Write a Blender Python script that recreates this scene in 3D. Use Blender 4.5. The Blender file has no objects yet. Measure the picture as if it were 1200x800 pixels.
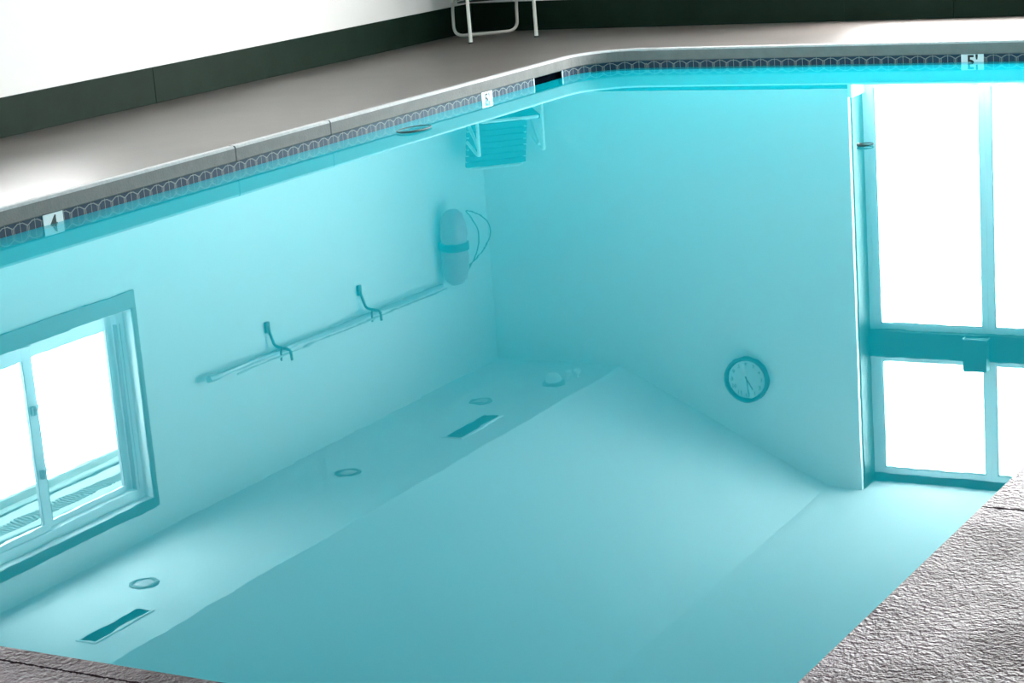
import bpy, bmesh, math, random
from mathutils import Vector, Matrix
random.seed(4)
SC = bpy.context.scene

# ------------------------------------------------------------------ camera
cam_d = bpy.data.cameras.new('camera')
cam = bpy.data.objects.new('camera', cam_d); SC.collection.objects.link(cam)
R_ = Vector((0.873928, 0.480221, -0.07508)); U_ = Vector((-0.049893, 0.242283, 0.968922)); F_ = Vector((-0.483487, 0.843022, -0.235698))
M = Matrix(((R_.x, U_.x, -F_.x, 6.792718), (R_.y, U_.y, -F_.y, -13.392758), (R_.z, U_.z, -F_.z, 1.6), (0, 0, 0, 1)))
cam.matrix_world = M
cam_d.sensor_width = 36.0; cam_d.sensor_fit = 'HORIZONTAL'
cam_d.lens = 2347.26 / 1200 * 36.0
cam_d.clip_start = 0.05; cam_d.clip_end = 200
SC.camera = cam

# ------------------------------------------------------------------ sky, exposure
SKY = 9.0
w = bpy.data.worlds.new('world'); SC.world = w; w.use_nodes = True
bg = w.node_tree.nodes['Background']; bg.inputs[0].default_value = (1.0, 0.965, 0.955, 1); bg.inputs[1].default_value = SKY
_nt = w.node_tree; _tc = _nt.nodes.new('ShaderNodeTexCoord'); _sp = _nt.nodes.new('ShaderNodeSeparateXYZ'); _mr = _nt.nodes.new('ShaderNodeMapRange')
_mr.inputs['From Min'].default_value = -.04; _mr.inputs['From Max'].default_value = .02          # ground below the horizon is darker than the sky
_mr.inputs['To Min'].default_value = SKY * .42; _mr.inputs['To Max'].default_value = SKY
_nt.links.new(_tc.outputs['Generated'], _sp.inputs[0]); _nt.links.new(_sp.outputs[2], _mr.inputs['Value']); _nt.links.new(_mr.outputs[0], bg.inputs[1])
SC.view_settings.view_transform = 'Standard'; SC.view_settings.look = 'None'
SC.view_settings.gamma = 1.0; SC.view_settings.use_curve_mapping = False
SC.view_settings.exposure = 2.46
SC.cycles.use_denoising = True
SC.cycles.max_bounces = 12; SC.cycles.diffuse_bounces = 7; SC.cycles.glossy_bounces = 5
SC.cycles.transmission_bounces = 6; SC.cycles.transparent_max_bounces = 12
SC.cycles.sample_clamp_indirect = 12.0
SC.cycles.caustics_reflective = True

def portal(name, loc, rot, sx, sy):
    l = bpy.data.lights.new(name, 'AREA'); l.shape = 'RECTANGLE'; l.size = sx; l.size_y = sy
    l.cycles.is_portal = True
    o = bpy.data.objects.new(name, l); o.location = loc; o.rotation_euler = rot; SC.collection.objects.link(o)

# ------------------------------------------------------------------ materials
def mat(name, col, rough=0.6, metal=0.0, spec=0.5, noise=None, bump=None, emis=None):
    m = bpy.data.materials.new(name); m.use_nodes = True
    nt = m.node_tree; b = nt.nodes['Principled BSDF']
    b.inputs['Base Color'].default_value = (*col, 1); b.inputs['Roughness'].default_value = rough
    b.inputs['Metallic'].default_value = metal; b.inputs['Specular IOR Level'].default_value = spec
    tc = nt.nodes.new('ShaderNodeTexCoord')
    if noise:
        sc, amt, stretch = noise
        mp = nt.nodes.new('ShaderNodeMapping'); mp.inputs['Scale'].default_value = stretch
        n = nt.nodes.new('ShaderNodeTexNoise'); n.inputs['Scale'].default_value = sc; n.inputs['Detail'].default_value = 6
        mx = nt.nodes.new('ShaderNodeMix'); mx.data_type = 'RGBA'
        mx.inputs[6].default_value = (*[c * (1 - amt) for c in col], 1)
        mx.inputs[7].default_value = (*[min(1, c * (1 + amt)) for c in col], 1)
        nt.links.new(tc.outputs['Object'], mp.inputs[0]); nt.links.new(mp.outputs[0], n.inputs[0])
        nt.links.new(n.outputs[0], mx.inputs[0]); nt.links.new(mx.outputs[2], b.inputs['Base Color'])
    if bump:
        sc, dist, st = bump
        n = nt.nodes.new('ShaderNodeTexNoise'); n.inputs['Scale'].default_value = sc; n.inputs['Detail'].default_value = 5
        bp = nt.nodes.new('ShaderNodeBump'); bp.inputs['Distance'].default_value = dist; bp.inputs['Strength'].default_value = st
        nt.links.new(tc.outputs['Object'], n.inputs[0]); nt.links.new(n.outputs[0], bp.inputs['Height'])
        nt.links.new(bp.outputs[0], b.inputs['Normal'])
    return m

WALL = mat('wall_paint', (.82, .78, .755), .7, bump=(60, .002, .3))
CEIL = mat('ceiling_paint', (.86, .86, .86), .8, bump=(90, .003, .4))
GREEN = mat('green_paint', (.012, .040, .030), .45, noise=(4, .35, (1, 1, 1)))
DGREEN = mat('green_baseboard_paint', (.006, .020, .012), .6, spec=.12, noise=(5, .4, (1, 1, 1)), bump=(30, .003, .3))
VINYL = mat('white_vinyl', (.92, .92, .92), .35)
TRACK = mat('window_track_grey', (.16, .16, .18), .5)
METALW = mat('white_enamel_tube', (.80, .78, .72), .35)
STRAP = mat('dark_green_strap', (.012, .05, .045), .55)
DARK = mat('dark_rubber', (.015, .02, .02), .6)
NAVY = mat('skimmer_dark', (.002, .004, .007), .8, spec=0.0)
WHITET = mat('white_tile', (.80, .82, .82), .25)
INK = mat('black_ink', (.01, .01, .012), .5)
CONC = mat('coping_concrete', (.175, .16, .15), .85, noise=(14, .22, (1, 1, 1)), bump=(70, .004, .6))
EDGE = mat('worn_highlight_edge', (.42, .41, .41), .8, noise=(40, .25, (1, 1, 1)), bump=(90, .005, .9))  # worn paint, with the highlight along the coping bevel put into the colour
PLASTER = mat('pool_plaster', (.30, .62, .64), .8)
BUOY = mat('faded_red_foam', (.42, .22, .23), .6, noise=(8, .2, (1, 1, 1)))
ROPE = mat('dark_cord', (.03, .08, .08), .6)
ALU = mat('pole_aluminium', (.42, .46, .47), .4, metal=.3)
LENS = mat('light_lens', (.62, .55, .55), .4)
EAVE = mat('eave_paint', (.16, .19, .18), .7)
EAVED = mat('eave_groove', (.03, .05, .05), .7)
CLOCKF = mat('clock_face', (.62, .66, .64), .5)
RING = mat('ring_grey', (.16, .19, .19), .5)
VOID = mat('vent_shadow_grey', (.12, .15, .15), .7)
LSOCK = mat('fixture_grey', (.40, .45, .45), .4)

def floor_mat():
    m = bpy.data.materials.new('deck_concrete'); m.use_nodes = True
    nt = m.node_tree; N = nt.nodes; L = nt.links; b = N['Principled BSDF']
    b.inputs['Roughness'].default_value = .38; b.inputs['Specular IOR Level'].default_value = .6
    tc = N.new('ShaderNodeTexCoord')
    n1 = N.new('ShaderNodeTexNoise'); n1.inputs['Scale'].default_value = 1.6; n1.inputs['Detail'].default_value = 5
    n2 = N.new('ShaderNodeTexNoise'); n2.inputs['Scale'].default_value = 45; n2.inputs['Detail'].default_value = 4
    for n in (n1, n2): L.new(tc.outputs['Object'], n.inputs[0])
    cr = N.new('ShaderNodeValToRGB'); cr.color_ramp.elements[0].position = .3; cr.color_ramp.elements[1].position = .72
    cr.color_ramp.elements[0].color = (.085, .070, .062, 1); cr.color_ramp.elements[1].color = (.118, .099, .090, 1)
    L.new(n1.outputs[0], cr.inputs[0])
    mx = N.new('ShaderNodeMix'); mx.data_type = 'RGBA'; mx.blend_type = 'MULTIPLY'; mx.inputs[0].default_value = .35
    L.new(cr.outputs[0], mx.inputs[6]); L.new(n2.outputs[1], mx.inputs[7]); 
    L.new(cr.outputs[0], b.inputs['Base Color'])
    bp = N.new('ShaderNodeBump'); bp.inputs['Distance'].default_value = .002; bp.inputs['Strength'].default_value = .35
    L.new(n2.outputs[0], bp.inputs['Height']); L.new(bp.outputs[0], b.inputs['Normal'])
    return m
DECK = floor_mat()

def rough_mat():
    m = bpy.data.materials.new('rough_textured_concrete'); m.use_nodes = True
    nt = m.node_tree; N = nt.nodes; L = nt.links; b = N['Principled BSDF']
    b.inputs['Roughness'].default_value = .38; b.inputs['Specular Tint'].default_value = (1, .80, .88, 1)
    tc = N.new('ShaderNodeTexCoord')
    v = N.new('ShaderNodeTexNoise'); v.inputs['Scale'].default_value = 75; v.inputs['Detail'].default_value = 3; v.inputs['Roughness'].default_value = .6
    n = N.new('ShaderNodeTexNoise'); n.inputs['Scale'].default_value = 160; n.inputs['Detail'].default_value = 2
    g = N.new('ShaderNodeTexNoise'); g.inputs['Scale'].default_value = 2.2; g.inputs['Detail'].default_value = 3
    for k in (v, n, g): L.new(tc.outputs['Object'], k.inputs[0])
    ad = N.new('ShaderNodeMath'); ad.operation = 'MULTIPLY_ADD'; ad.inputs[1].default_value = .35
    L.new(n.outputs[0], ad.inputs[0]); L.new(v.outputs[0], ad.inputs[2])
    cr = N.new('ShaderNodeValToRGB')
    cr.color_ramp.elements[0].position = .40; cr.color_ramp.elements[0].color = (.055, .030, .040, 1)
    cr.color_ramp.elements[1].position = .70; cr.color_ramp.elements[1].color = (.24, .165, .195, 1)
    L.new(g.outputs[0], cr.inputs[0])
    # a saw-cut joint across the side deck and a shallow line along the pool edge
    sp = N.new('ShaderNodeSeparateXYZ'); L.new(tc.outputs['Object'], sp.inputs[0])
    def mt(op, a, b_, c=None):
        k = N.new('ShaderNodeMath'); k.operation = op
        for i, x in enumerate((a, b_, c)):
            if x is None: continue
            if isinstance(x, (int, float)): k.inputs[i].default_value = x
            else: L.new(x, k.inputs[i])
        return k.outputs[0]
    wob = mt('MULTIPLY_ADD', v.outputs[0], .014, -.007)
    j1 = mt('MULTIPLY', mt('LESS_THAN', mt('ABSOLUTE', mt('ADD', mt('ADD', sp.outputs[1], 9.315), wob), 0), .0045), mt('GREATER_THAN', sp.outputs[0], 5.4))
    j2 = mt('MULTIPLY', mt('LESS_THAN', mt('ABSOLUTE', mt('ADD', mt('ADD', sp.outputs[1], 10.72), wob), 0), .003), mt('LESS_THAN', sp.outputs[0], 5.4))
    jm = N.new('ShaderNodeMix'); jm.data_type = 'RGBA'; jm.inputs[7].default_value = (.03, .02, .024, 1)
    sv = N.new('ShaderNodeMapRange'); sv.inputs['From Min'].default_value = .38; sv.inputs['From Max'].default_value = .62
    sv.inputs['To Min'].default_value = .03; sv.inputs['To Max'].default_value = .14
    L.new(g.outputs[0], sv.inputs['Value']); L.new(mt('MULTIPLY', sv.outputs[0], mt('SUBTRACT', 1.0, mt('MAXIMUM', j1, j2))), b.inputs['Specular IOR Level'])
    L.new(mt('MAXIMUM', j1, j2), jm.inputs[0]); L.new(cr.outputs[0], jm.inputs[6]); L.new(jm.outputs[2], b.inputs['Base Color'])
    bp = N.new('ShaderNodeBump'); bp.inputs['Distance'].default_value = .013; bp.inputs['Strength'].default_value = 1.0
    L.new(mt('SUBTRACT', ad.outputs[0], mt('MAXIMUM', j1, j2)), bp.inputs['Height']); L.new(bp.outputs[0], b.inputs['Normal'])
    return m
ROUGH = rough_mat()

def tile_mat():
    # UV: u = metres along the pool edge, v = metres above the water
    m = bpy.data.materials.new('waterline_tile'); m.use_nodes = True
    nt = m.node_tree; N = nt.nodes; L = nt.links; b = N['Principled BSDF']
    b.inputs['Roughness'].default_value = .5; b.inputs['Specular IOR Level'].default_value = .2
    uv = N.new('ShaderNodeUVMap'); uv.uv_map = 'uv'
    sp = N.new('ShaderNodeSeparateXYZ'); L.new(uv.outputs[0], sp.inputs[0])
    def mt(op, a, b_=None, c=None):
        n = N.new('ShaderNodeMath'); n.operation = op
        for i, x in enumerate((a, b_, c)):
            if x is None: continue
            if isinstance(x, (int, float)): n.inputs[i].default_value = x
            else: L.new(x, n.inputs[i])
        return n.outputs[0]
    P = .105
    fr = mt('FRACT', mt('DIVIDE', sp.outputs[0], P))
    a = mt('MULTIPLY', mt('ABSOLUTE', mt('SUBTRACT', fr, .5)), P)          # metres from the arch centre, 0..P/2
    v = sp.outputs[1]; h = P / 2
    T = .0028
    centre = mt('LESS_THAN', a, T * .7)
    top = mt('MULTIPLY', mt('LESS_THAN', mt('ABSOLUTE', mt('SUBTRACT', v, .044)), T * .8), mt('LESS_THAN', a, .020))
    dv = mt('ABSOLUTE', mt('SUBTRACT', v, mt('SUBTRACT', .044, mt('MULTIPLY', mt('SUBTRACT', a, .018), .52))))
    diag = mt('MULTIPLY', mt('LESS_THAN', dv, T * 1.1), mt('GREATER_THAN', a, .018))
    stem = mt('MULTIPLY', mt('GREATER_THAN', a, h - T * .9), mt('LESS_THAN', v, .028))
    stem2 = mt('MULTIPLY', mt('LESS_THAN', mt('ABSOLUTE', mt('SUBTRACT', a, h - .009)), T * .55), mt('LESS_THAN', v, .030))
    low = mt('LESS_THAN', mt('ABSOLUTE', mt('SUBTRACT', v, mt('MULTIPLY', mt('SUBTRACT', a, .03), -1.0))), T)
    s = centre
    for x in (top, diag, stem, stem2): s = mt('MAXIMUM', s, x)
    nz = N.new('ShaderNodeTexNoise'); nz.inputs['Scale'].default_value = 9
    mpv = N.new('ShaderNodeMapping'); L.new(uv.outputs[0], mpv.inputs[0]); L.new(mpv.outputs[0], nz.inputs[0])
    dark = N.new('ShaderNodeMix'); dark.data_type = 'RGBA'
    dark.inputs[6].default_value = (.006, .022, .055, 1); dark.inputs[7].default_value = (.035, .060, .085, 1)
    L.new(nz.outputs[0], dark.inputs[0])
    mx = N.new('ShaderNodeMix'); mx.data_type = 'RGBA'; mx.inputs[7].default_value = (.24, .25, .24, 1)
    L.new(s, mx.inputs[0]); L.new(dark.outputs[2], mx.inputs[6]); L.new(mx.outputs[2], b.inputs['Base Color'])
    return m
TILE = tile_mat()

def water_mat():
    m = bpy.data.materials.new('pool_water'); m.use_nodes = True
    nt = m.node_tree; N = nt.nodes; L = nt.links; N.remove(N['Principled BSDF'])
    out = [n for n in N if n.type == 'OUTPUT_MATERIAL'][0]
    tc = N.new('ShaderNodeTexCoord')
    mp = N.new('ShaderNodeMapping'); mp.inputs['Rotation'].default_value = (0, 0, math.radians(30)); mp.inputs['Scale'].default_value = (1, .45, 1)
    n = N.new('ShaderNodeTexNoise'); n.inputs['Scale'].default_value = 6.5; n.inputs['Detail'].default_value = 3
    L.new(tc.outputs['Object'], mp.inputs[0]); L.new(mp.outputs[0], n.inputs[0])
    bp = N.new('ShaderNodeBump'); bp.inputs['Distance'].default_value = .0001; bp.inputs['Strength'].default_value = 1
    L.new(n.outputs[0], bp.inputs['Height'])
    fz = N.new('ShaderNodeFresnel'); fz.inputs['IOR'].default_value = WATER_IOR
    tr = N.new('ShaderNodeBsdfTransparent'); dd = N.new('ShaderNodeBsdfDiffuse'); dd.inputs['Color'].default_value = (*WATER_COL, 1)
    df = N.new('ShaderNodeMixShader'); df.inputs[0].default_value = .42
    L.new(tr.outputs[0], df.inputs[1]); L.new(dd.outputs[0], df.inputs[2])
    gl = N.new('ShaderNodeBsdfGlossy'); gl.inputs['Roughness'].default_value = 0.0; gl.inputs['Color'].default_value = (.64, .96, 1.0, 1)
    mx = N.new('ShaderNodeMixShader')
    L.new(bp.outputs[0], gl.inputs['Normal']); L.new(fz.outputs[0], mx.inputs[0])
    L.new(df.outputs[0], mx.inputs[1]); L.new(gl.outputs[0], mx.inputs[2]); L.new(mx.outputs[0], out.inputs[0])
    return m
WATER_IOR = 2.0; WATER_COL = (.003, .83, .97)
WATER = water_mat()

def glass_mat():
    m = bpy.data.materials.new('window_glass'); m.use_nodes = True
    nt = m.node_tree; N = nt.nodes; L = nt.links; N.remove(N['Principled BSDF'])
    out = [n for n in N if n.type == 'OUTPUT_MATERIAL'][0]
    t = N.new('ShaderNodeBsdfTransparent'); t.inputs[0].default_value = (.95, .97, .97, 1)
    g = N.new('ShaderNodeBsdfGlossy'); g.inputs['Roughness'].default_value = 0.02
    lw = N.new('ShaderNodeFresnel'); ge = N.new('ShaderNodeNewGeometry')
    io = N.new('ShaderNodeMix'); io.data_type = 'FLOAT'; io.inputs[2].default_value = 1.45; io.inputs[3].default_value = 1 / 1.45
    L.new(ge.outputs['Backfacing'], io.inputs[0]); L.new(io.outputs[0], lw.inputs[0])
    mx = N.new('ShaderNodeMixShader'); L.new(lw.outputs[0], mx.inputs[0]); L.new(t.outputs[0], mx.inputs[1]); L.new(g.outputs[0], mx.inputs[2])
    L.new(mx.outputs[0], out.inputs[0]); return m
GLASS = glass_mat()

# ------------------------------------------------------------------ mesh helpers
class MB:
    def __init__(s): s.v = []; s.f = []; s.mi = []; s.uv = {}
    def quad(s, pts, mi=0):
        b = len(s.v); s.v += [tuple(p) for p in pts]; s.f.append(tuple(range(b, b + len(pts)))); s.mi.append(mi)
    def box(s, x0, x1, y0, y1, z0, z1, mi=0):
        b = len(s.v)
        s.v += [(x, y, z) for z in (z0, z1) for y in (y0, y1) for x in (x0, x1)]
        for f in ((0, 2, 3, 1), (4, 5, 7, 6), (0, 1, 5, 4), (2, 6, 7, 3), (0, 4, 6, 2), (1, 3, 7, 5)):
            s.f.append(tuple(b + i for i in f)); s.mi.append(mi)
        return s
    def obox(s, c, ax, ay, az, hx, hy, hz, mi=0):
        c = Vector(c); b = len(s.v)
        for sz in (-1, 1):
            for sy in (-1, 1):
                for sx in (-1, 1): s.v.append(tuple(c + ax * (hx * sx) + ay * (hy * sy) + az * (hz * sz)))
        for f in ((0, 2, 3, 1), (4, 5, 7, 6), (0, 1, 5, 4), (2, 6, 7, 3), (0, 4, 6, 2), (1, 3, 7, 5)):
            s.f.append(tuple(b + i for i in f)); s.mi.append(mi)
        return s
    def tube(s, pts, r, n=10, closed=False, mi=0):
        pts = [Vector(p) for p in pts]; m = len(pts)
        rs = r if isinstance(r, (list, tuple)) else [r] * m
        T = []
        for i in range(m):
            a = pts[i - 1] if (i > 0 or closed) else pts[i]; b_ = pts[(i + 1) % m] if (i < m - 1 or closed) else pts[i]
            T.append((b_ - a).normalized())
        up = Vector((0, 0, 1)) if abs(T[0].z) < .9 else Vector((1, 0, 0))
        nrm = (up - T[0] * up.dot(T[0])).normalized(); b = len(s.v)
        for i in range(m):
            nrm = (nrm - T[i] * nrm.dot(T[i])).normalized(); bn = T[i].cross(nrm)
            for k in range(n):
                an = 2 * math.pi * k / n
                s.v.append(tuple(pts[i] + (nrm * math.cos(an) + bn * math.sin(an)) * rs[i]))
        for i in range(m if closed else m - 1):
            j = (i + 1) % m
            for k in range(n):
                s.f.append((b + i * n + k, b + i * n + (k + 1) % n, b + j * n + (k + 1) % n, b + j * n + k)); s.mi.append(mi)
        if not closed:
            s.f.append(tuple(b + k for k in range(n))[::-1]); s.mi.append(mi)
            s.f.append(tuple(b + (m - 1) * n + k for k in range(n))); s.mi.append(mi)
        return s
    def lathe(s, prof, c, axis='z', n=40, mi=0, squash=(1, 1)):
        # prof: (radius, offset along the axis); closed at radius 0
        b = len(s.v); c = Vector(c)
        A = {'z': (Vector((1, 0, 0)), Vector((0, 1, 0)), Vector((0, 0, 1))), '-z': (Vector((1, 0, 0)), Vector((0, -1, 0)), Vector((0, 0, -1))),
             '-y': (Vector((1, 0, 0)), Vector((0, 0, 1)), Vector((0, -1, 0))), 'x': (Vector((0, 1, 0)), Vector((0, 0, 1)), Vector((1, 0, 0)))}[axis]
        for r, h in prof:
            for k in range(n):
                an = 2 * math.pi * k / n
                s.v.append(tuple(c + A[0] * (r * math.cos(an) * squash[0]) + A[1] * (r * math.sin(an) * squash[1]) + A[2] * h))
        for i in range(len(prof) - 1):
            for k in range(n):
                s.f.append((b + i * n + k, b + i * n + (k + 1) % n, b + (i + 1) * n + (k + 1) % n, b + (i + 1) * n + k)); s.mi.append(mi)
        return s
    def build(s, name, mats, parent=None, smooth=False, bevel=0.0, merge=True):
        me = bpy.data.meshes.new(name); me.from_pydata(s.v, [], s.f)
        if not isinstance(mats, (list, tuple)): mats = [mats]
        for m in mats: me.materials.append(m)
        me.polygons.foreach_set('material_index', s.mi)
        bm = bmesh.new(); bm.from_mesh(me)
        if merge: bmesh.ops.remove_doubles(bm, verts=bm.verts, dist=1e-5)
        bmesh.ops.recalc_face_normals(bm, faces=bm.faces)
        bm.to_mesh(me); bm.free()
        if smooth:
            me.polygons.foreach_set('use_smooth', [True] * len(me.polygons))
            try: me.set_sharp_from_angle(angle=math.radians(40))
            except Exception: pass
        o = bpy.data.objects.new(name, me); SC.collection.objects.link(o)
        if bevel:
            md = o.modifiers.new('bevel', 'BEVEL'); md.width = bevel; md.segments = 2; md.limit_method = 'ANGLE'
        if parent:
            o.parent = parent; o.matrix_parent_inverse = parent.matrix_basis.inverted()
        return o

def struct(o): o['kind'] = 'structure'; return o
def tag(o, label, cat, group=None):
    o['label'] = label; o['category'] = cat
    if group: o['group'] = group
    return o
def thing(name, loc, label, cat, group=None):
    o = bpy.data.objects.new(name, None); o.location = loc; SC.collection.objects.link(o)
    return tag(o, label, cat, group)

def fillet(pts, r, n=6, closed=False):
    pts = [Vector(p) for p in pts]; out = []; m = len(pts)
    for i in range(m):
        if not closed and i in (0, m - 1): out.append(pts[i]); continue
        p = pts[i]; a = pts[i - 1]; b = pts[(i + 1) % m]
        d1 = (a - p).normalized(); d2 = (b - p).normalized()
        t = min(r, (a - p).length * .49, (b - p).length * .49)
        for k in range(n + 1):
            s = k / n; out.append((1 - s) ** 2 * (p + d1 * t) + 2 * s * (1 - s) * p + s * s * (p + d2 * t))
    return out

# ------------------------------------------------------------------ pool outline
ZC, ZT = .142, .054                     # coping top, underside of the coping
WX0, WY1 = -1.99, 1.653                 # left wall, back wall
ALX0, ALX1, ALY = 1.378, 4.33, 1.953    # window bay
ZL, ZH = 2.768, 3.71                    # low and high ceiling
def right_x(y): return 5.553 + .04 * (y + 10.3)
def outline():
    # counter-clockwise from above: list of (x, y, nx, ny) with outward normals
    cs = [((0, 0), .42), ((0, -10.66), .25), ((right_x(-10.66), -10.66), .25), ((right_x(0), 0), .42)]
    P = [Vector(c[0]) for c in cs]; out = []
    for i, (c, r) in enumerate(cs):
        p = P[i]; d1 = (P[i - 1] - p).normalized(); d2 = (P[(i + 1) % 4] - p).normalized()
        ang = d1.angle(d2); t = r / math.tan(ang / 2); bis = (d1 + d2).normalized(); cen = p + bis * (r / math.sin(ang / 2))
        s = p + d1 * t - cen; e = p + d2 * t - cen
        a0 = math.atan2(s.y, s.x); a1 = math.atan2(e.y, e.x)
        while a1 < a0: a1 += 2 * math.pi
        for k in range(17):
            a = a0 + (a1 - a0) * k / 16
            out.append((cen.x + r * math.cos(a), cen.y + r * math.sin(a), math.cos(a), math.sin(a)))
    return out
OUT = outline()
LEN = [0.0]
for i in range(len(OUT)):
    a = OUT[i]; b = OUT[(i + 1) % len(OUT)]; LEN.append(LEN[-1] + math.hypot(b[0] - a[0], b[1] - a[1]))
def at(u):
    for i in range(len(OUT)):
        if LEN[i] <= u <= LEN[i + 1] + 1e-9:
            t = (u - LEN[i]) / max(1e-9, LEN[i + 1] - LEN[i]); a = OUT[i]; b = OUT[(i + 1) % len(OUT)]
            n = Vector((a[2] + (b[2] - a[2]) * t, a[3] + (b[3] - a[3]) * t)).normalized()
            return (a[0] + (b[0] - a[0]) * t, a[1] + (b[1] - a[1]) * t, n.x, n.y)
TOTAL = LEN[-1]
# arc starts at the back-left corner's start: first point lies on the back edge side
def u_left(y):      # arc length where the left edge has this y
    return LEN[16] + (OUT[16][1] - y)
def sweep(name, prof, mats, mis=None, u0=0.0, u1=None, closed_prof=False):
    full = u1 is None
    us = [l for l in LEN[:-1]] if full else [u0] + [l for l in LEN if u0 + 1e-6 < l < u1 - 1e-6] + [u1]
    v = []; f = []; mi = []; uv = []
    acc = 0; pv = [0]
    for i in range(1, len(prof)): acc += 1; pv.append(prof[i][1])
    rows = [at(u) for u in us]
    for (x, y, nx, ny) in rows:
        for o, z in prof: v.append((x + nx * o, y + ny * o, z))
    n = len(prof); R = len(rows)
    for i in range(R if full else R - 1):
        j = (i + 1) % R; ui = us[i]; uj = us[j] if j > i else TOTAL
        for k in range(n if closed_prof else n - 1):
            k2 = (k + 1) % n
            f.append((i * n + k, j * n + k, j * n + k2, i * n + k2)); mi.append((mis or [0] * n)[k])
            uv += [(ui, prof[k][1]), (uj, prof[k][1]), (uj, prof[k2][1]), (ui, prof[k2][1])]
    if closed_prof and not full:
        f.append(tuple(range(n))); mi.append(0); uv += [(u0, p[1]) for p in prof]
        f.append(tuple(range((R - 1) * n, R * n))[::-1]); mi.append(0); uv += [(u1, p[1]) for p in prof][::-1]
    me = bpy.data.meshes.new(name); me.from_pydata(v, [], f)
    for m in mats: me.materials.append(m)
    me.polygons.foreach_set('material_index', mi)
    l = me.uv_layers.new(name='uv'); l.data.foreach_set('uv', [c for p in uv for c in p])
    o = bpy.data.objects.new(name, me); SC.collection.objects.link(o)
    return o
def ring_pts(o): return [(x + nx * o, y + ny * o) for x, y, nx, ny in OUT]

# ------------------------------------------------------------------ room shell
X1, Y0 = 8.7, -16.2
def floor_piece(name, m, inner, outer, z0, z1):
    bm = bmesh.new()
    def loop(pts, z): return [bm.verts.new((p[0], p[1], z)) for p in pts]
    ti = loop(inner, z1); to = loop(outer, z1); bi = loop(inner, z0); bo = loop(outer, z0)
    es = []
    for lp in (ti, to): es += [bm.edges.new((lp[i], lp[(i + 1) % len(lp)])) for i in range(len(lp))]
    bmesh.ops.triangle_fill(bm, edges=es, use_beauty=True)
    for a, b_ in ((ti, bi), (to, bo)):
        for i in range(len(a)): bm.faces.new((a[i], a[(i + 1) % len(a)], b_[(i + 1) % len(a)], b_[i]))
    bmesh.ops.recalc_face_normals(bm, faces=bm.faces)
    me = bpy.data.meshes.new(name); bm.to_mesh(me); bm.free(); me.materials.append(m)
    o = bpy.data.objects.new(name, me); SC.collection.objects.link(o); return o

# the deck: smooth painted concrete at the back and left, coarse textured concrete along the near and right sides
CO = .052
def smooth_to_rough():
    # one deck whose material changes with place: coarse where y < -7.2 or x > 5.3
    m = bpy.data.materials.new('deck'); m.use_nodes = True
    return m
far = struct(floor_piece('floor', DECK, ring_pts(CO), [(WX0 - .02, Y0 - .02), (X1 + .02, Y0 - .02), (X1 + .02, WY1 + .01), (WX0 - .02, WY1 + .01)], -.02, ZC))

# coping: concrete with a rounded, worn nose, its bevel highlight painted in; joints cut across it
def coping_mats():
    res = []
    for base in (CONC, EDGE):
        m = base.copy(); m.name = base.name + '_jointed'; nt = m.node_tree; N = nt.nodes; L = nt.links
        b = N['Principled BSDF']; src = b.inputs['Base Color'].links[0].from_socket
        uv = N.new('ShaderNodeUVMap'); uv.uv_map = 'uv'; sp = N.new('ShaderNodeSeparateXYZ'); L.new(uv.outputs[0], sp.inputs[0])
        cur = None
        for uj in JOINTS:
            d = N.new('ShaderNodeMath'); d.operation = 'SUBTRACT'; L.new(sp.outputs[0], d.inputs[0]); d.inputs[1].default_value = uj
            a = N.new('ShaderNodeMath'); a.operation = 'ABSOLUTE'; L.new(d.outputs[0], a.inputs[0])
            c = N.new('ShaderNodeMath'); c.operation = 'LESS_THAN'; L.new(a.outputs[0], c.inputs[0]); c.inputs[1].default_value = .007
            if cur is None: cur = c.outputs[0]
            else:
                x = N.new('ShaderNodeMath'); x.operation = 'MAXIMUM'; L.new(cur, x.inputs[0]); L.new(c.outputs[0], x.inputs[1]); cur = x.outputs[0]
        mx = N.new('ShaderNodeMix'); mx.data_type = 'RGBA'; mx.inputs[7].default_value = (.05, .05, .05, 1)
        L.new(cur, mx.inputs[0]); L.new(src, mx.inputs[6]); L.new(mx.outputs[2], b.inputs['Base Color'])
        res.append(m)
    return res
u_near0 = LEN[17 + 16]; u_right0 = LEN[17 * 2 + 16]
JOINTS = [u_left(-4.47), u_left(-3.52), u_right0 + (-9.315 - OUT[17 * 2 + 16][1])]
CM = coping_mats()
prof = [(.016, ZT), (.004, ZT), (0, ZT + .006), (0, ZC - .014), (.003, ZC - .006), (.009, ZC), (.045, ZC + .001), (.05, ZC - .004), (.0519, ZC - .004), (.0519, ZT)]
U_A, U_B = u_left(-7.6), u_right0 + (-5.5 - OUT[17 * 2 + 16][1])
cop = struct(sweep('trim_1', prof, CM, [0, 0, 0, 1, 1, 1, 0, 0, 0, 0], closed_prof=True))

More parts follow.
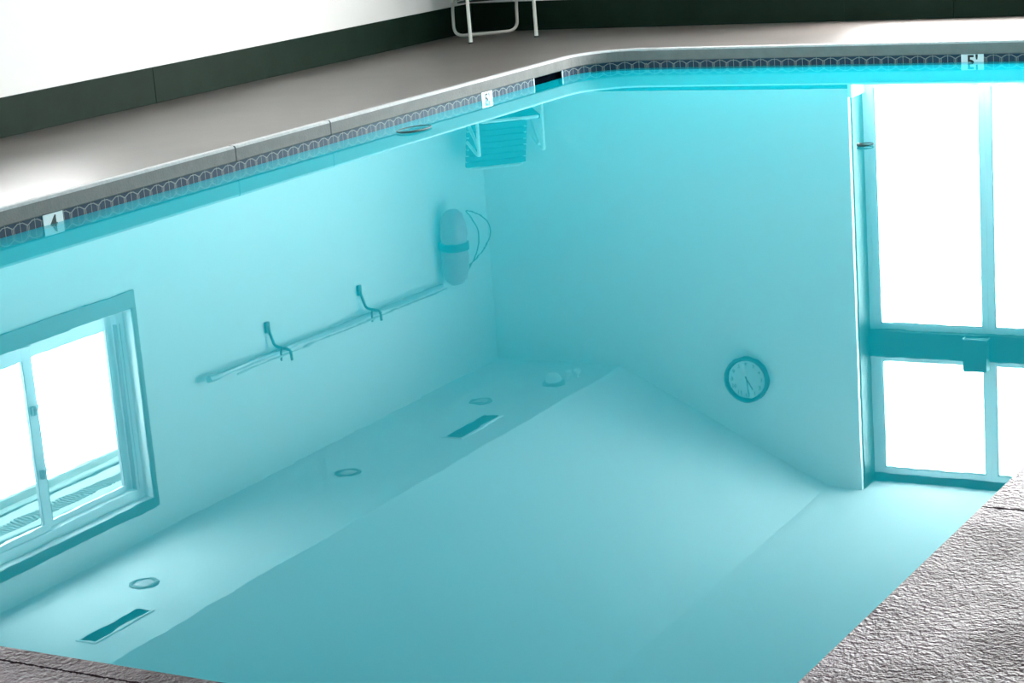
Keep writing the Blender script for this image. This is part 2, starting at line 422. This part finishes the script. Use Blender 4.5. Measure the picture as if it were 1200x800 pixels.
# coarse surface laid over the near and right deck
def rough_deck():
    bm = bmesh.new()
    # polygon: follows the pool edge at offset .004 along near and right sides
    inner = []
    us = [U_A] + [l for l in LEN if U_A < l < U_B] + [U_B]
    for u in us:
        x, y, nx, ny = at(u); inner.append((x + nx * .004, y + ny * .004))
    outer = [(X1, inner[-1][1]), (X1, Y0), (WX0 + .02, Y0), (WX0 + .02, inner[0][1])]
    pts = inner + outer
    top = [bm.verts.new((x, y, ZC + .006)) for x, y in pts]; bot = [bm.verts.new((x, y, ZC - .001)) for x, y in pts]
    es = [bm.edges.new((top[i], top[(i + 1) % len(top)])) for i in range(len(top))]
    bmesh.ops.triangle_fill(bm, edges=es, use_beauty=True)
    for i in range(len(top)):
        j = (i + 1) % len(top); bm.faces.new((top[i], top[j], bot[j], bot[i]))
    bmesh.ops.recalc_face_normals(bm, faces=bm.faces)
    me = bpy.data.meshes.new('trim_2'); bm.to_mesh(me); bm.free(); me.materials.append(ROUGH)
    o = bpy.data.objects.new('trim_2', me); SC.collection.objects.link(o); return struct(o)
rough_deck()

# tile band (open at the skimmer mouth)
SK0, SK1 = -.49, -.93
tp = [(.012, ZT), (.012, -.14), (.022, -.14), (.022, ZT)]
t1 = struct(sweep('trim_3', tp, [TILE], u0=0.0, u1=u_left(SK0), closed_prof=True))
t2 = struct(sweep('trim_4', tp, [TILE], u0=u_left(SK1), u1=TOTAL - 1e-6, closed_prof=True))
# basin wall and floor
bw = sweep('pool_basin', [(.012, -.14), (.012, -1.45), (.12, -1.45), (.12, -.03), (.0525, -.03), (.0525, -.14)], [PLASTER], closed_prof=True)
tag(bw, 'turquoise plastered basin wall around the whole swimming pool', 'pool'); struct(bw)
def poly_prism(name, pts, z0, z1, m):
    bm = bmesh.new()
    a = [bm.verts.new((x, y, z0)) for x, y in pts]; b_ = [bm.verts.new((x, y, z1)) for x, y in pts]
    bm.faces.new(a); bm.faces.new(b_[::-1])
    for i in range(len(a)): bm.faces.new((a[i], a[(i + 1) % len(a)], b_[(i + 1) % len(a)], b_[i]))
    bmesh.ops.recalc_face_normals(bm, faces=bm.faces)
    me = bpy.data.meshes.new(name); bm.to_mesh(me); bm.free(); me.materials.append(m)
    o = bpy.data.objects.new(name, me); SC.collection.objects.link(o); return o
bf = poly_prism('pool_floor', ring_pts(.011), -1.5, -1.45, PLASTER); struct(bf)
BODY = mat('cloudy_turquoise_water', WATER_COL, 1.0, spec=0.0)
water = poly_prism('pool_water', ring_pts(.0115), -1.449, 0.0, WATER)
def water_body(me):
    me.materials.append(BODY); bm = bmesh.new(); bm.from_mesh(me)
    vs = [bm.verts.new((x, y, -.015)) for x, y in ring_pts(.0113)]
    fc = bm.faces.new(vs); bm.normal_update()
    if fc.normal.z < 0: fc.normal_flip()
    fc.material_index = 1; bm.to_mesh(me); bm.free()
water_body(water.data)
tag(water, 'calm turquoise water filling the swimming pool, mirroring the room', 'water'); water['kind'] = 'stuff'

# walls
T = .26
b = MB()
LWY0, LWY1, LWZ0, LWZ1 = -5.15, -3.20, 1.17, 2.505       # left window opening
SH = -3.3                                                  # unseen second window like it, added nearer the camera to light the room
b.box(WX0 - T, WX0, Y0, LWY0 + SH, -.02, 4.0).box(WX0 - T, WX0, LWY1 + SH, LWY0, -.02, 4.0)
b.box(WX0 - T, WX0, LWY0 + SH, LWY1 + SH, -.02, LWZ0).box(WX0 - T, WX0, LWY0 + SH, LWY1 + SH, LWZ1, 4.0)
b.box(WX0 - T, WX0, LWY1, WY1 + T, -.02, 4.0)
b.box(WX0 - T, WX0, LWY0, LWY1, -.02, LWZ0).box(WX0 - T, WX0, LWY0, LWY1, LWZ1, 4.0)
struct(b.build('wall_left', WALL, merge=False))
b = MB()
b.box(WX0, ALX0, WY1, WY1 + .45, -.02, 4.0).box(ALX1, X1, WY1, WY1 + .45, -.02, 4.0)
b.box(ALX0, ALX1, WY1 + .0, WY1 + .45, -.02, .35)
b.box(ALX0, ALX1, ALY + .03, WY1 + .45, 3.655, 4.0)
struct(b.build('wall_back', WALL, merge=False))
RW = []
RZ0, RZ1 = 1.0, 3.2
b = MB(); ys = [Y0] + [v for p in RW for v in p] + [WY1]
for i in range(0, len(ys), 2): b.box(X1, X1 + T, ys[i], ys[i + 1], -.02, 4.0)
for y0, y1 in RW: b.box(X1, X1 + T, y0, y1, -.02, RZ0).box(X1, X1 + T, y0, y1, RZ1, 4.0)
struct(b.build('wall_right', WALL, merge=False))
struct(MB().box(WX0 - T, X1 + T, Y0 - T, Y0, -.02, 4.0).build('wall_near', WALL))
# ceiling: low strip on the left, slope, high flat part
b = MB()
ya, yb = Y0, WY1 + .0
P = [(WX0 - .0, ZL), (-.763, ZL), (.9, ZH - .10), (1.094, ZH - .018), (1.30, ZH), (X1, ZH), (X1, 4.0), (WX0, 4.0)]
f = [(x, ya, z) for x, z in P]; g = [(x, yb, z) for x, z in P]
b.quad(f); b.quad(g)
for i in range(len(P)):
    j = (i + 1) % len(P); b.quad([f[i], f[j], g[j], g[i]])
b.box(ALX0, ALX1, yb, ALY + .03, ZH, 4.0)
struct(b.build('ceiling', CEIL))

# baseboards
def base(name, boxes):
    b = MB()
    for q in boxes: b.box(*q)
    return struct(b.build(name, DGREEN, bevel=.003, merge=False))
ZB = .385
base('baseboard_left', [(WX0, WX0 + .016, Y0, -2.694, ZC, ZB), (WX0, WX0 + .016, -2.690, WY1, ZC, ZB)])
base('baseboard_back', [(WX0 + .016, ALX0, WY1 - .016, WY1, ZC, ZB), (ALX0, 2.25, WY1 - .016, WY1, ZC, .35), (2.253, ALX1, WY1 - .018, WY1, ZC, .35), (ALX1, X1, WY1 - .016, WY1, ZC, ZB)])
base('baseboard_right', [(X1 - .016, X1, Y0, WY1 - .016, ZC, ZB)])

# ------------------------------------------------------------------ window bay at the back
WPY = ALY                                # window plane
# green painted reveal on the left of the bay, header band, top strip
b = MB()
b.box(ALX0, ALX0 + .012, WY1 + .05, WPY, .46, ZH)
b.box(ALX0 + .012, ALX1, WPY - .008, WPY + .03, 3.645, ZH)
struct(b.build('trim_5', GREEN, merge=False))
def framed(name, x0, x1, z0, z1, y, fw=.045, last=False):
    root = MB()
    # fixed frame
    root.box(x0, x0 + fw, y, y + .05, z0, z1).box(x1 - fw, x1, y, y + .05, z0, z1)
    root.box(x0 + fw, x1 - fw, y, y + .05, z0, z0 + fw).box(x0 + fw, x1 - fw, y, y + .05, z1 - fw, z1)
    o = struct(root.build(name, VINYL, bevel=.004, merge=False))
    g = MB(); e = fw
    g.box(x0 + e, x0 + e + .008, y + .004, y + .03, z0 + e, z1 - e).box(x1 - e - .004, x1 - e, y + .004, y + .03, z0 + e, z1 - e)
    g.box(x0 + e + .008, x1 - e - .004, y + .004, y + .03, z1 - e - .006, z1 - e)
    g.build('gasket', TRACK, o, merge=False)
    MB().box(x0 + e, x1 - e, y + .024, y + .028, z0 + e, z1 - e).build('pane', GLASS, o)
    return o
xs = [1.430, 2.378, 3.335, ALX1 - .005]
k = 1
for i in range(3):
    framed('window_%d' % k, xs[i], xs[i + 1], .37, 2.405, WPY, .05); k += 1
    framed('window_%d' % k, xs[i], xs[i + 1], 2.625, 3.645, WPY, .05); k += 1
hd = MB().box(ALX0 + .012, ALX1, WPY - .05, WPY + .06, 2.405, 2.625).build('trim_6', GREEN, bevel=.004); struct(hd)
st = MB().box(ALX0 + .012, xs[0], WPY, WPY + .05, .37, 2.405).box(ALX0 + .012, xs[0], WPY, WPY + .05, 2.625, 3.645).box(ALX0, ALX1, WPY, WPY + .05, .35, .37)
struct(st.build('trim_7', VINYL, merge=False))
struct(MB().box(ALX0, ALX0 + .03, WY1 + .005, WPY - .001, .35, .46).build('trim_8', VINYL, bevel=.003))
# small box on the header
bx = thing('header_box', (2.27, WPY - .05, 2.42), 'green painted box fixed on the dark header between lower and upper windows', 'box')
MB().box(2.205, 2.395, WPY - .14, WPY - .05, 2.425, 2.69).build('housing', GREEN, bx, bevel=.006)
b = MB(); b.box(2.200, 2.400, WPY - .146, WPY - .142, 2.418, 2.425).box(2.200, 2.205, WPY - .146, WPY - .05, 2.418, 2.425).box(2.395, 2.400, WPY - .146, WPY - .05, 2.418, 2.425)
b.build('edge_highlight', LSOCK, bx, merge=False)  # pale bars stand in for highlights along the box's lower edges
portal('window_portal_1', ((ALX0 + ALX1) / 2, WPY + .3, 2.0), (math.radians(-90), 0, 0), ALX1 - ALX0, 3.3)

# ------------------------------------------------------------------ left window
def left_window(LWY0, LWY1, k):
    X = WX0
    b = MB()     # green casing
    b.box(X, X + .014, LWY0 - .045, LWY1 + .045, LWZ1, LWZ1 + .07)
    b.box(X, X + .014, LWY1, LWY1 + .045, LWZ0, LWZ1).box(X, X + .014, LWY0 - .045, LWY0, LWZ0, LWZ1)
    b.box(X, X + .014, LWY0 - .045, LWY1 + .045, LWZ0 - .12, LWZ0)
    o = b.build('window_%d' % k, GREEN, bevel=.002, merge=False); struct(o)
    xi, xo = X - .07, X - .15
    b = MB()     # white vinyl frame in the opening
    b.box(xo, xi, LWY1 - .075, LWY1, LWZ0, LWZ1).box(xo, xi, LWY0, LWY0 + .075, LWZ0, LWZ1)
    b.box(xo, xi, LWY0 + .075, LWY1 - .075, LWZ0, LWZ0 + .03).box(xo, xi, LWY0 + .075, LWY1 - .075, LWZ1 - .07, LWZ1)
    b.build('window_frame', VINYL, o, bevel=.003, merge=False)
    b = MB()     # tracks in the jamb
    b.box(xi - .03, xi + .001, LWY1 - .082, LWY1 - .076, LWZ0 + .1, LWZ1 - .07).box(xi - .03, xi + .001, LWY1 - .05, LWY1 - .045, LWZ0 + .1, LWZ1 - .07)
    b.build('track', TRACK, o, merge=False)
    ym = LWY1 - .93
    # fixed sash (right in the mirror) and sliding sash
    for (ya, yb, x, nm) in ((ym - .01, LWY1 - .078, xi - .045, 'fixed_sash'), (LWY0 + .076, ym, xi - .012, 'sliding_sash')):
        s = MB(); fw = .062
        z0, z1 = LWZ0 + .03, LWZ1 - .07
        s.box(x - .025, x, ya, ya + fw, z0, z1).box(x - .025, x, yb - fw, yb, z0, z1)
        s.box(x - .025, x, ya + fw, yb - fw, z0, z0 + .095).box(x - .025, x, ya + fw, yb - fw, z1 - .045, z1)
        sash = s.build(nm, VINYL, o, bevel=.003, merge=False)
        MB().box(x - .015, x - .011, ya + fw, yb - fw, z0 + .095, z1 - .045).build('pane', GLASS, sash)
        MB().box(x - .024, x - .001, ya + fw - .001, ya + fw + .006, z0 + .095, z1 - .045).box(x - .024, x - .001, yb - fw - .006, yb - fw + .001, z0 + .095, z1 - .045).build('gasket', TRACK, sash, merge=False)
    for z in (1.60, 2.02):
        l = MB().box(xi - .012, xi + .012, ym - .045, ym - .02, z, z + .05)
        l.tube([(xi + .012, ym - .032, z + .025), (xi + .03, ym - .03, z + .01), (xi + .034, ym - .02, z - .02)], .006, 8)
        l.build('latch', TRACK, o, merge=False)
    MB().box(xi, X + .0, LWY0, LWY1, LWZ0 - .001, LWZ0 + .006).build('window_sill', VINYL, o)
for d in (0, SH):  # second pass builds the added window, out of view
    left_window(LWY0 + d, LWY1 + d, k)
    portal('window_portal_%d' % (k + 1), (WX0 - .3, (LWY0 + LWY1) / 2 + d, (LWZ0 + LWZ1) / 2), (0, math.radians(-90), 0), 1.4, 2.0)
    k += 1
# eave outside the left window
ev = thing('roof_eave', (WX0 - T, -4.2, 2.42), 'pale boarded roof eave with a ribbed vent strip outside the left window', 'roof')
yA, yB = -9.5, .0
MB().box(WX0 - T - .62, WX0 - T, yA, yB, 2.50, 2.52).build('soffit_board', EAVE, ev)
MB().box(WX0 - T - .66, WX0 - T - .62, yA, yB, 2.44, 2.70).build('fascia', EAVE, ev, bevel=.004)
b = MB()
for x in (.09, .50): b.box(WX0 - T - x - .028, WX0 - T - x, yA, yB, 2.488, 2.50)
b.build('batten', EAVED, ev, merge=False)
b = MB()
for i in range(240):
    y = yA + .3 + i * .035; b.box(WX0 - T - .36, WX0 - T - .22, y, y + .014, 2.493, 2.50)
b.build('vent_strip', EAVED, ev, merge=False)

# ------------------------------------------------------------------ right wall windows (behind the frame edge, light the room)
for y0, y1 in RW:
    k += 1; X = X1 + .08
    b = MB(); fw = .05; ym = (y0 + y1) / 2
    b.box(X, X + .06, y0, y0 + fw, RZ0, RZ1).box(X, X + .06, y1 - fw, y1, RZ0, RZ1).box(X, X + .06, y0 + fw, y1 - fw, RZ0, RZ0 + fw).box(X, X + .06, y0 + fw, y1 - fw, RZ1 - fw, RZ1).box(X, X + .06, ym - .03, ym + .03, RZ0 + fw, RZ1 - fw)
    o = struct(b.build('window_%d' % k, VINYL, merge=False))
    MB().box(X + .028, X + .032, y0 + fw, ym - .03, RZ0 + fw, RZ1 - fw).box(X + .028, X + .032, ym + .03, y1 - fw, RZ0 + fw, RZ1 - fw).build('pane', GLASS, o, merge=False)
    portal('window_portal_%d' % (k + 3), (X1 + .3, ym, (RZ0 + RZ1) / 2), (0, math.radians(90), 0), RZ1 - RZ0, y1 - y0)

# ------------------------------------------------------------------ skimmer mouth
sk = thing('pool_skimmer', (.012, (SK0 + SK1) / 2, 0), 'dark open skimmer mouth in the tile band near the back left corner', 'skimmer')
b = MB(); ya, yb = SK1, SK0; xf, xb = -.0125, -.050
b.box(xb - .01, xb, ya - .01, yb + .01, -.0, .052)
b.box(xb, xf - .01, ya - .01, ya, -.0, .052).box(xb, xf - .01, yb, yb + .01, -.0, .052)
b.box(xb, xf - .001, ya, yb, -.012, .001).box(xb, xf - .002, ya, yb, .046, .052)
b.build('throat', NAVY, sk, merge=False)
for q in (ya, yb): MB().box(xf - .006, xf + .001, q - .005, q + .005, 0.0, .053).build('frame', WHITET, sk)

# ------------------------------------------------------------------ depth marker tiles
def text_mesh(body, size, extrude, font_bold=True):
    c = bpy.data.curves.new('t', 'FONT'); c.body = body; c.size = size; c.extrude = extrude; c.align_x = 'CENTER'; c.align_y = 'CENTER'
    c.offset = size * .02
    o = bpy.data.objects.new('t', c); SC.collection.objects.link(o)
    bpy.context.view_layer.update()
    me = bpy.data.meshes.new_from_object(o.evaluated_get(bpy.context.evaluated_depsgraph_get()))
    bpy.data.objects.remove(o); return me
def marker(center, face, wd, digit, label, dw, tick):
    cx, cy = center
    r = thing('depth_marker_tile', (cx, cy, 0), label, 'tile', 'pool depth marker tiles')
    b = MB()
    if face == 'x': b.box(cx - .002, cx + .004, cy - wd / 2, cy + wd / 2, -.056, .0535)
    else: b.box(cx - wd / 2, cx + wd / 2, cy - .004, cy + .002, -.056, .0535)
    b.build('plate', WHITET, r, bevel=.001)
    me = text_mesh(digit, dw, .0006); me.materials.clear(); me.materials.append(INK)
    o = bpy.data.objects.new('number', me); SC.collection.objects.link(o)
    if face == 'x':
        Mx = Matrix(((0, 0, 1, cx + .005), (1, 0, 0, cy), (0, 1, 0, 0.0), (0, 0, 0, 1)))
    else:
        Mx = Matrix(((1, 0, 0, cx), (0, 0, -1, cy - .005), (0, 1, 0, 0.0), (0, 0, 0, 1)))
    me.transform(Mx); o.parent = r; o.matrix_parent_inverse = r.matrix_basis.inverted()
marker((-.012, -5.985), 'x', .145, '4', 'white tile with a black 4 on the left waterline nearest the window', .105, 0)
marker((-.012, -1.615), 'x', .145, "5'", 'white tile with a black 5 on the left waterline beside the skimmer', .105, 1)
marker((2.862, .012), 'y', .155, "5'", 'white tile with black 5 on the back waterline below the windows', .12, 1)

# thin ring floating near the left edge
rg = MB(); pts = [(.245 + .085 * math.cos(a), -2.98 + .15 * math.sin(a), .0085) for a in [2 * math.pi * i / 32 for i in range(32)]]
rg.tube(pts, [.0035 + .004 * max(0, math.sin(2 * math.pi * i / 32 + 2.2)) for i in range(32)], 8, closed=True)
tag(rg.build('floating_ring', ROPE, smooth=True), 'thin dark oval ring lying on the water beside the left pool edge', 'ring')
lf = MB(); pts = [(3.33 + .04 * math.cos(a), -3.53 + .04 * math.sin(a), .0085) for a in [2 * math.pi * i / 24 for i in range(24)]]
lf.tube(pts, [.003 + .005 * max(0, math.sin(2 * math.pi * i / 24 + 3.9)) for i in range(24)], 8, closed=True)
tag(lf.build('floating_ring', ROPE, smooth=True), 'tiny dark ring on the water in front of the back window reflection', 'ring')

# ------------------------------------------------------------------ patio chair in the back left corner
def chair():
    c0 = Vector((-1.44, .67, 0)); c1 = Vector((-1.035, 1.04, 0))        # front feet
    sx = (c1 - c0).normalized(); fw_ = Vector((sx.y, -sx.x, 0))         # forward (towards the pool)
    back = -fw_; wd = (c1 - c0).length
    mid = (c0 + c1) / 2; z0 = ZC
    def p(s, d, z): return c0 + sx * s + back * d + Vector((0, 0, z0 + z))   # s along the width, d back
    r = thing('patio_chair', mid + Vector((0, 0, z0)), 'white tube patio chair with dark green straps in the back left corner', 'chair')
    R = .0135
    for s, sg in ((0, -1), (wd, 1)):
        l = MB(); l.tube([p(s, 0, .004), p(s, 0, .05), p(s, .015, .60), p(s, .02, .615)], [.017, .0145, R, R], 12)
        l.build('front_leg', METALW, r, smooth=True)
        a = MB(); a.tube(fillet([p(s, .015, .58), p(s, .012, .632), p(s, .10, .636), p(s, .46, .575)], .05, 6), R * 1.05, 12)
        a.build('armrest', METALW, r, smooth=True)
        MB().lathe([(.019, 0), (.019, .012), (.0, .012)], p(s, 0, 0), 'z', 16).build('foot_cap', DARK, r)
    D = .62
    u = MB(); u.tube(fillet([p(.02, .10, .60), p(-.0, D, .28), p(-.0, D + .02, .014), p(wd + .0, D + .02, .014), p(wd, D, .28), p(wd - .02, .10, .60)], .09, 8), R, 12)
    u.build('rear_leg_loop', METALW, r, smooth=True)
    s = MB(); s.tube(fillet([p(.025, .01, .36), p(wd - .025, .01, .36), p(wd - .025, .48, .31), p(.025, .48, .31)], .04, 6, True), R, 12, closed=True)
    s.build('seat_frame', METALW, r, smooth=True)
    bk = MB(); bk.tube(fillet([p(.025, .44, .31), p(.025, .68, .84), p(wd - .025, .68, .84), p(wd - .025, .44, .31)], .07, 8), R, 12)
    bk.build('back_frame', METALW, r, smooth=True)
    st = MB()
    for i in range(8):
        t = (i + .5) / 8; d = .01 + t * .46; z = .36 - t * .05
        st.obox(p(wd / 2, d, z), sx, (back * .46 + Vector((0, 0, -.05))).normalized(), Vector((0, 0, 1)), wd / 2 - .012, .026, .016)
    st.build('seat_strap', STRAP, r, bevel=.003, merge=False)
    st = MB(); dv = (back * .24 + Vector((0, 0, .53))); ln = dv.length; dn = dv.normalized()
    for i in range(9):
        t = (i + .5) / 9
        st.obox(p(wd / 2, .44, .31) + dv * (.03 + t * .93), sx, dn, sx.cross(dn), wd / 2 - .012, ln * .93 / 9 / 2 - .004, .016)
    st.build('back_strap', STRAP, r, bevel=.003, merge=False)
chair()

# ------------------------------------------------------------------ wall pole on hooks, float, clock
X = WX0
pl = MB(); pl.tube([(X + .06, -2.42, 1.845), (X + .06, .70, 1.885)], .019, 12)
ob = pl.build('telescopic_pole', ALU, smooth=True)
r = thing('cleaning_pole', (X + .06, -2.42, 1.845), 'long pale pool pole lying level across hooks on the left wall', 'pole')
ob.name = 'shaft'; ob.parent = r; ob.matrix_parent_inverse = r.matrix_basis.inverted()
MB().tube([(X + .06, -2.53, 1.842), (X + .06, -2.40, 1.846)], .026, 12).build('end_fitting', LSOCK, r, smooth=True)
tag(MB().tube([(X + .105, -2.25, 1.872), (X + .105, .70, 1.912)], .007, 8).build('thin_rod', ALU, smooth=True), 'thin rod resting beside the long pole on the wall hooks', 'rod')
def hook(y, label):
    r = thing('wall_hook', (X, y, 1.70), label, 'hook', 'hooks carrying the pole')
    h = MB(); h.obox((X + .012, y, 1.66), Vector((1, 0, 0)), Vector((0, 1, 0)), Vector((0, 0, 1)), .012, .022, .04)
    h.build('mounting_plate', DARK, r, bevel=.003)
    h = MB(); h.tube(fillet([(X + .015, y, 1.66), (X + .035, y + .015, 1.76), (X + .05, y + .02, 1.815), (X + .10, y + .06, 1.835), (X + .135, y + .09, 1.85), (X + .14, y + .09, 1.93)], .03, 5), .011, 10)
    h.build('arm', DARK, r, smooth=True)
    h = MB(); h.tube(fillet([(X + .09, y + .05, 1.833), (X + .10, y + .02, 1.85), (X + .10, y + .015, 1.92)], .015, 5), .008, 10)
    h.build('prong', DARK, r, smooth=True)
hook(-1.72, 'dark forked wall hook under the pole, nearer the window')
hook(-.47, 'dark forked wall hook under the pole, nearer the foam float')

fl = thing('rescue_float', (X, .86, 1.58), 'faded red foam rescue float with a dark band on the left wall', 'float')
b = MB()
zs = [(1.255, .01), (1.265, .05), (1.30, .085), (1.38, .108), (1.48, .118), (1.52, .110), (1.56, .118), (1.60, .112), (1.66, .118), (1.78, .114), (1.86, .092), (1.90, .055), (1.915, .01)]
b.tube([(X + .125, .86 - (z - 1.25) * .03, z) for z, _ in zs], [q for _, q in zs], 20)
b.build('foam_body', BUOY, fl, smooth=True)
b = MB(); b.lathe([(.119, -.035), (.126, -.03), (.126, .03), (.119, .035)], (X + .125, .85, 1.575), 'z', 24); b.build('strap', STRAP, fl, smooth=True)
b = MB(); b.box(X, X + .03, .80, .90, 1.54, 1.60); b.build('bracket', DARK, fl)
b = MB()
def cat(P, n=8):
    P = [Vector(p) for p in P]; out = []
    for i in range(len(P) - 1):
        a = P[max(0, i - 1)]; b_ = P[i]; c = P[i + 1]; d = P[min(len(P) - 1, i + 2)]
        for k_ in range(n):
            t = k_ / n; out.append(.5 * ((2 * b_) + (c - a) * t + (2 * a - 5 * b_ + 4 * c - d) * t * t + (3 * b_ - a - 3 * c + d) * t ** 3))
    return out + [P[-1]]
xr = X + .06
b.tube(cat([(xr, .98, 1.88), (xr, 1.12, 1.835), (xr, 1.42, 1.74), (xr, 1.58, 1.62), (xr, 1.55, 1.50), (xr, 1.38, 1.40), (xr, 1.20, 1.34), (xr, 1.28, 1.42), (xr, 1.38, 1.56), (xr, 1.33, 1.72), (xr, 1.18, 1.83), (xr, .98, 1.885)], 8), .006, 8)
b.build('tow_cord', ROPE, fl, smooth=True)

ck = thing('wall_clock', (.414, WY1, 2.808), 'round wall clock with dark rim and pale face on the back wall', 'clock')
c = (.414, WY1, 2.808)
MB().lathe([(.0, .001), (.192, .001), (.194, .02), (.194, .062), (.188, .068), (.178, .068), (.166, .046), (.163, .030), (.0, .030)], c, '-y', 56).build('rim', DARK, ck, smooth=True)
MB().lathe([(.0, .0305), (.163, .0305), (.163, .034), (.0, .034)], c, '-y', 56).build('face', CLOCKF, ck)
for i in range(12):
    a = math.radians(30 * (i + 1))
    me = text_mesh(str(i + 1), .046, .0005); me.materials.clear(); me.materials.append(INK)
    me.transform(Matrix(((1, 0, 0, c[0] + .132 * math.sin(a)), (0, 0, -1, c[1] - .035), (0, 1, 0, c[2] + .132 * math.cos(a)), (0, 0, 0, 1))))
    o = bpy.data.objects.new('numeral', me); SC.collection.objects.link(o); o.parent = ck; o.matrix_parent_inverse = ck.matrix_basis.inverted()
for nm, deg, ln, wd_ in (('minute_hand', 6, .125, .0045), ('hour_hand', 30, .10, .006)):
    a = math.radians(deg); d = Vector((math.sin(a), 0, math.cos(a))); sd = Vector((math.cos(a), 0, -math.sin(a)))
    MB().obox(Vector((c[0], WY1 - .039, c[2])) + d * (ln / 2 - .012), sd, Vector((0, 1, 0)), d, wd_, .001, ln / 2 + .012).build(nm, INK, ck)

# ------------------------------------------------------------------ ceiling fittings
def downlight(x, y, label):
    r = thing('recessed_light', (x, y, ZL), label, 'light', 'recessed lights in the low ceiling')
    MB().lathe([(.062, .001), (.070, .010), (.092, .009), (.100, .001), (.062, .001)], (x, y, ZL), '-z', 36).build('trim_ring', RING, r, smooth=True)
    MB().lathe([(0, .012), (.045, .010), (.066, .002), (.066, .0005), (0, .0005)], (x, y, ZL), '-z', 36).build('lens', LENS, r, smooth=True)
downlight(-1.425, -4.045, 'round recessed ceiling light nearest the left window')
downlight(-1.425, -1.655, 'middle of the three round recessed ceiling lights')
downlight(-1.425, .335, 'round recessed ceiling light nearest the back wall, beside a vent')
def vent(x0, x1, y0, y1, label):
    r = thing('linear_vent', ((x0 + x1) / 2, (y0 + y1) / 2, ZL), label, 'vent', 'slot vents in the low ceiling')
    f = .022; b = MB()
    b.box(x0 - f, x0, y0 - f, y1 + f, ZL - .008, ZL).box(x1, x1 + f, y0 - f, y1 + f, ZL - .008, ZL)
    b.box(x0, x1, y0 - f, y0, ZL - .008, ZL).box(x0, x1, y1, y1 + f, ZL - .008, ZL)
    b.build('flange', CEIL, r, bevel=.002, merge=False)
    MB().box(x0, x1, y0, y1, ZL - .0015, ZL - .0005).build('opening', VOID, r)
    b = MB(); n = 5
    for i in range(n):
        x = x0 + (i + .5) * (x1 - x0) / n; b.obox((x, (y0 + y1) / 2, ZL - .005), Vector((.8, 0, .6)), Vector((0, 1, 0)), Vector((-.6, 0, .8)), .006, (y1 - y0) / 2, .0008)
    b.build('louvre', GREEN, r, merge=False)
vent(-1.175, -1.065, -4.955, -4.43, 'long slot vent in the low ceiling nearest the near deck')
vent(-1.18, -1.04, -.645, -.03, 'slot vent in the low ceiling between the back light and slope')
em = thing('twin_head_fixture', (-1.06, 1.0, ZL), 'small pale round ceiling fixture with two lamp heads near the back wall', 'light')
MB().lathe([(.10, .0), (.10, .018), (.085, .03), (0, .03)], (-1.07, .97, ZL), '-z', 32).build('base', LSOCK, em, smooth=True)
MB().lathe([(.07, .03), (.066, .06), (.05, .085), (.025, .1), (0, .104)], (-1.07, .97, ZL), '-z', 32).build('dome', CEIL, em, smooth=True)
for (x, y) in ((-1.02, 1.14), (-.97, 1.22)):
    MB().lathe([(.012, 0), (.012, .03), (.028, .04), (.032, .07), (.02, .085), (0, .086)], (x, y, ZL), '-z', 20).build('lamp_head', VINYL, em, smooth=True)
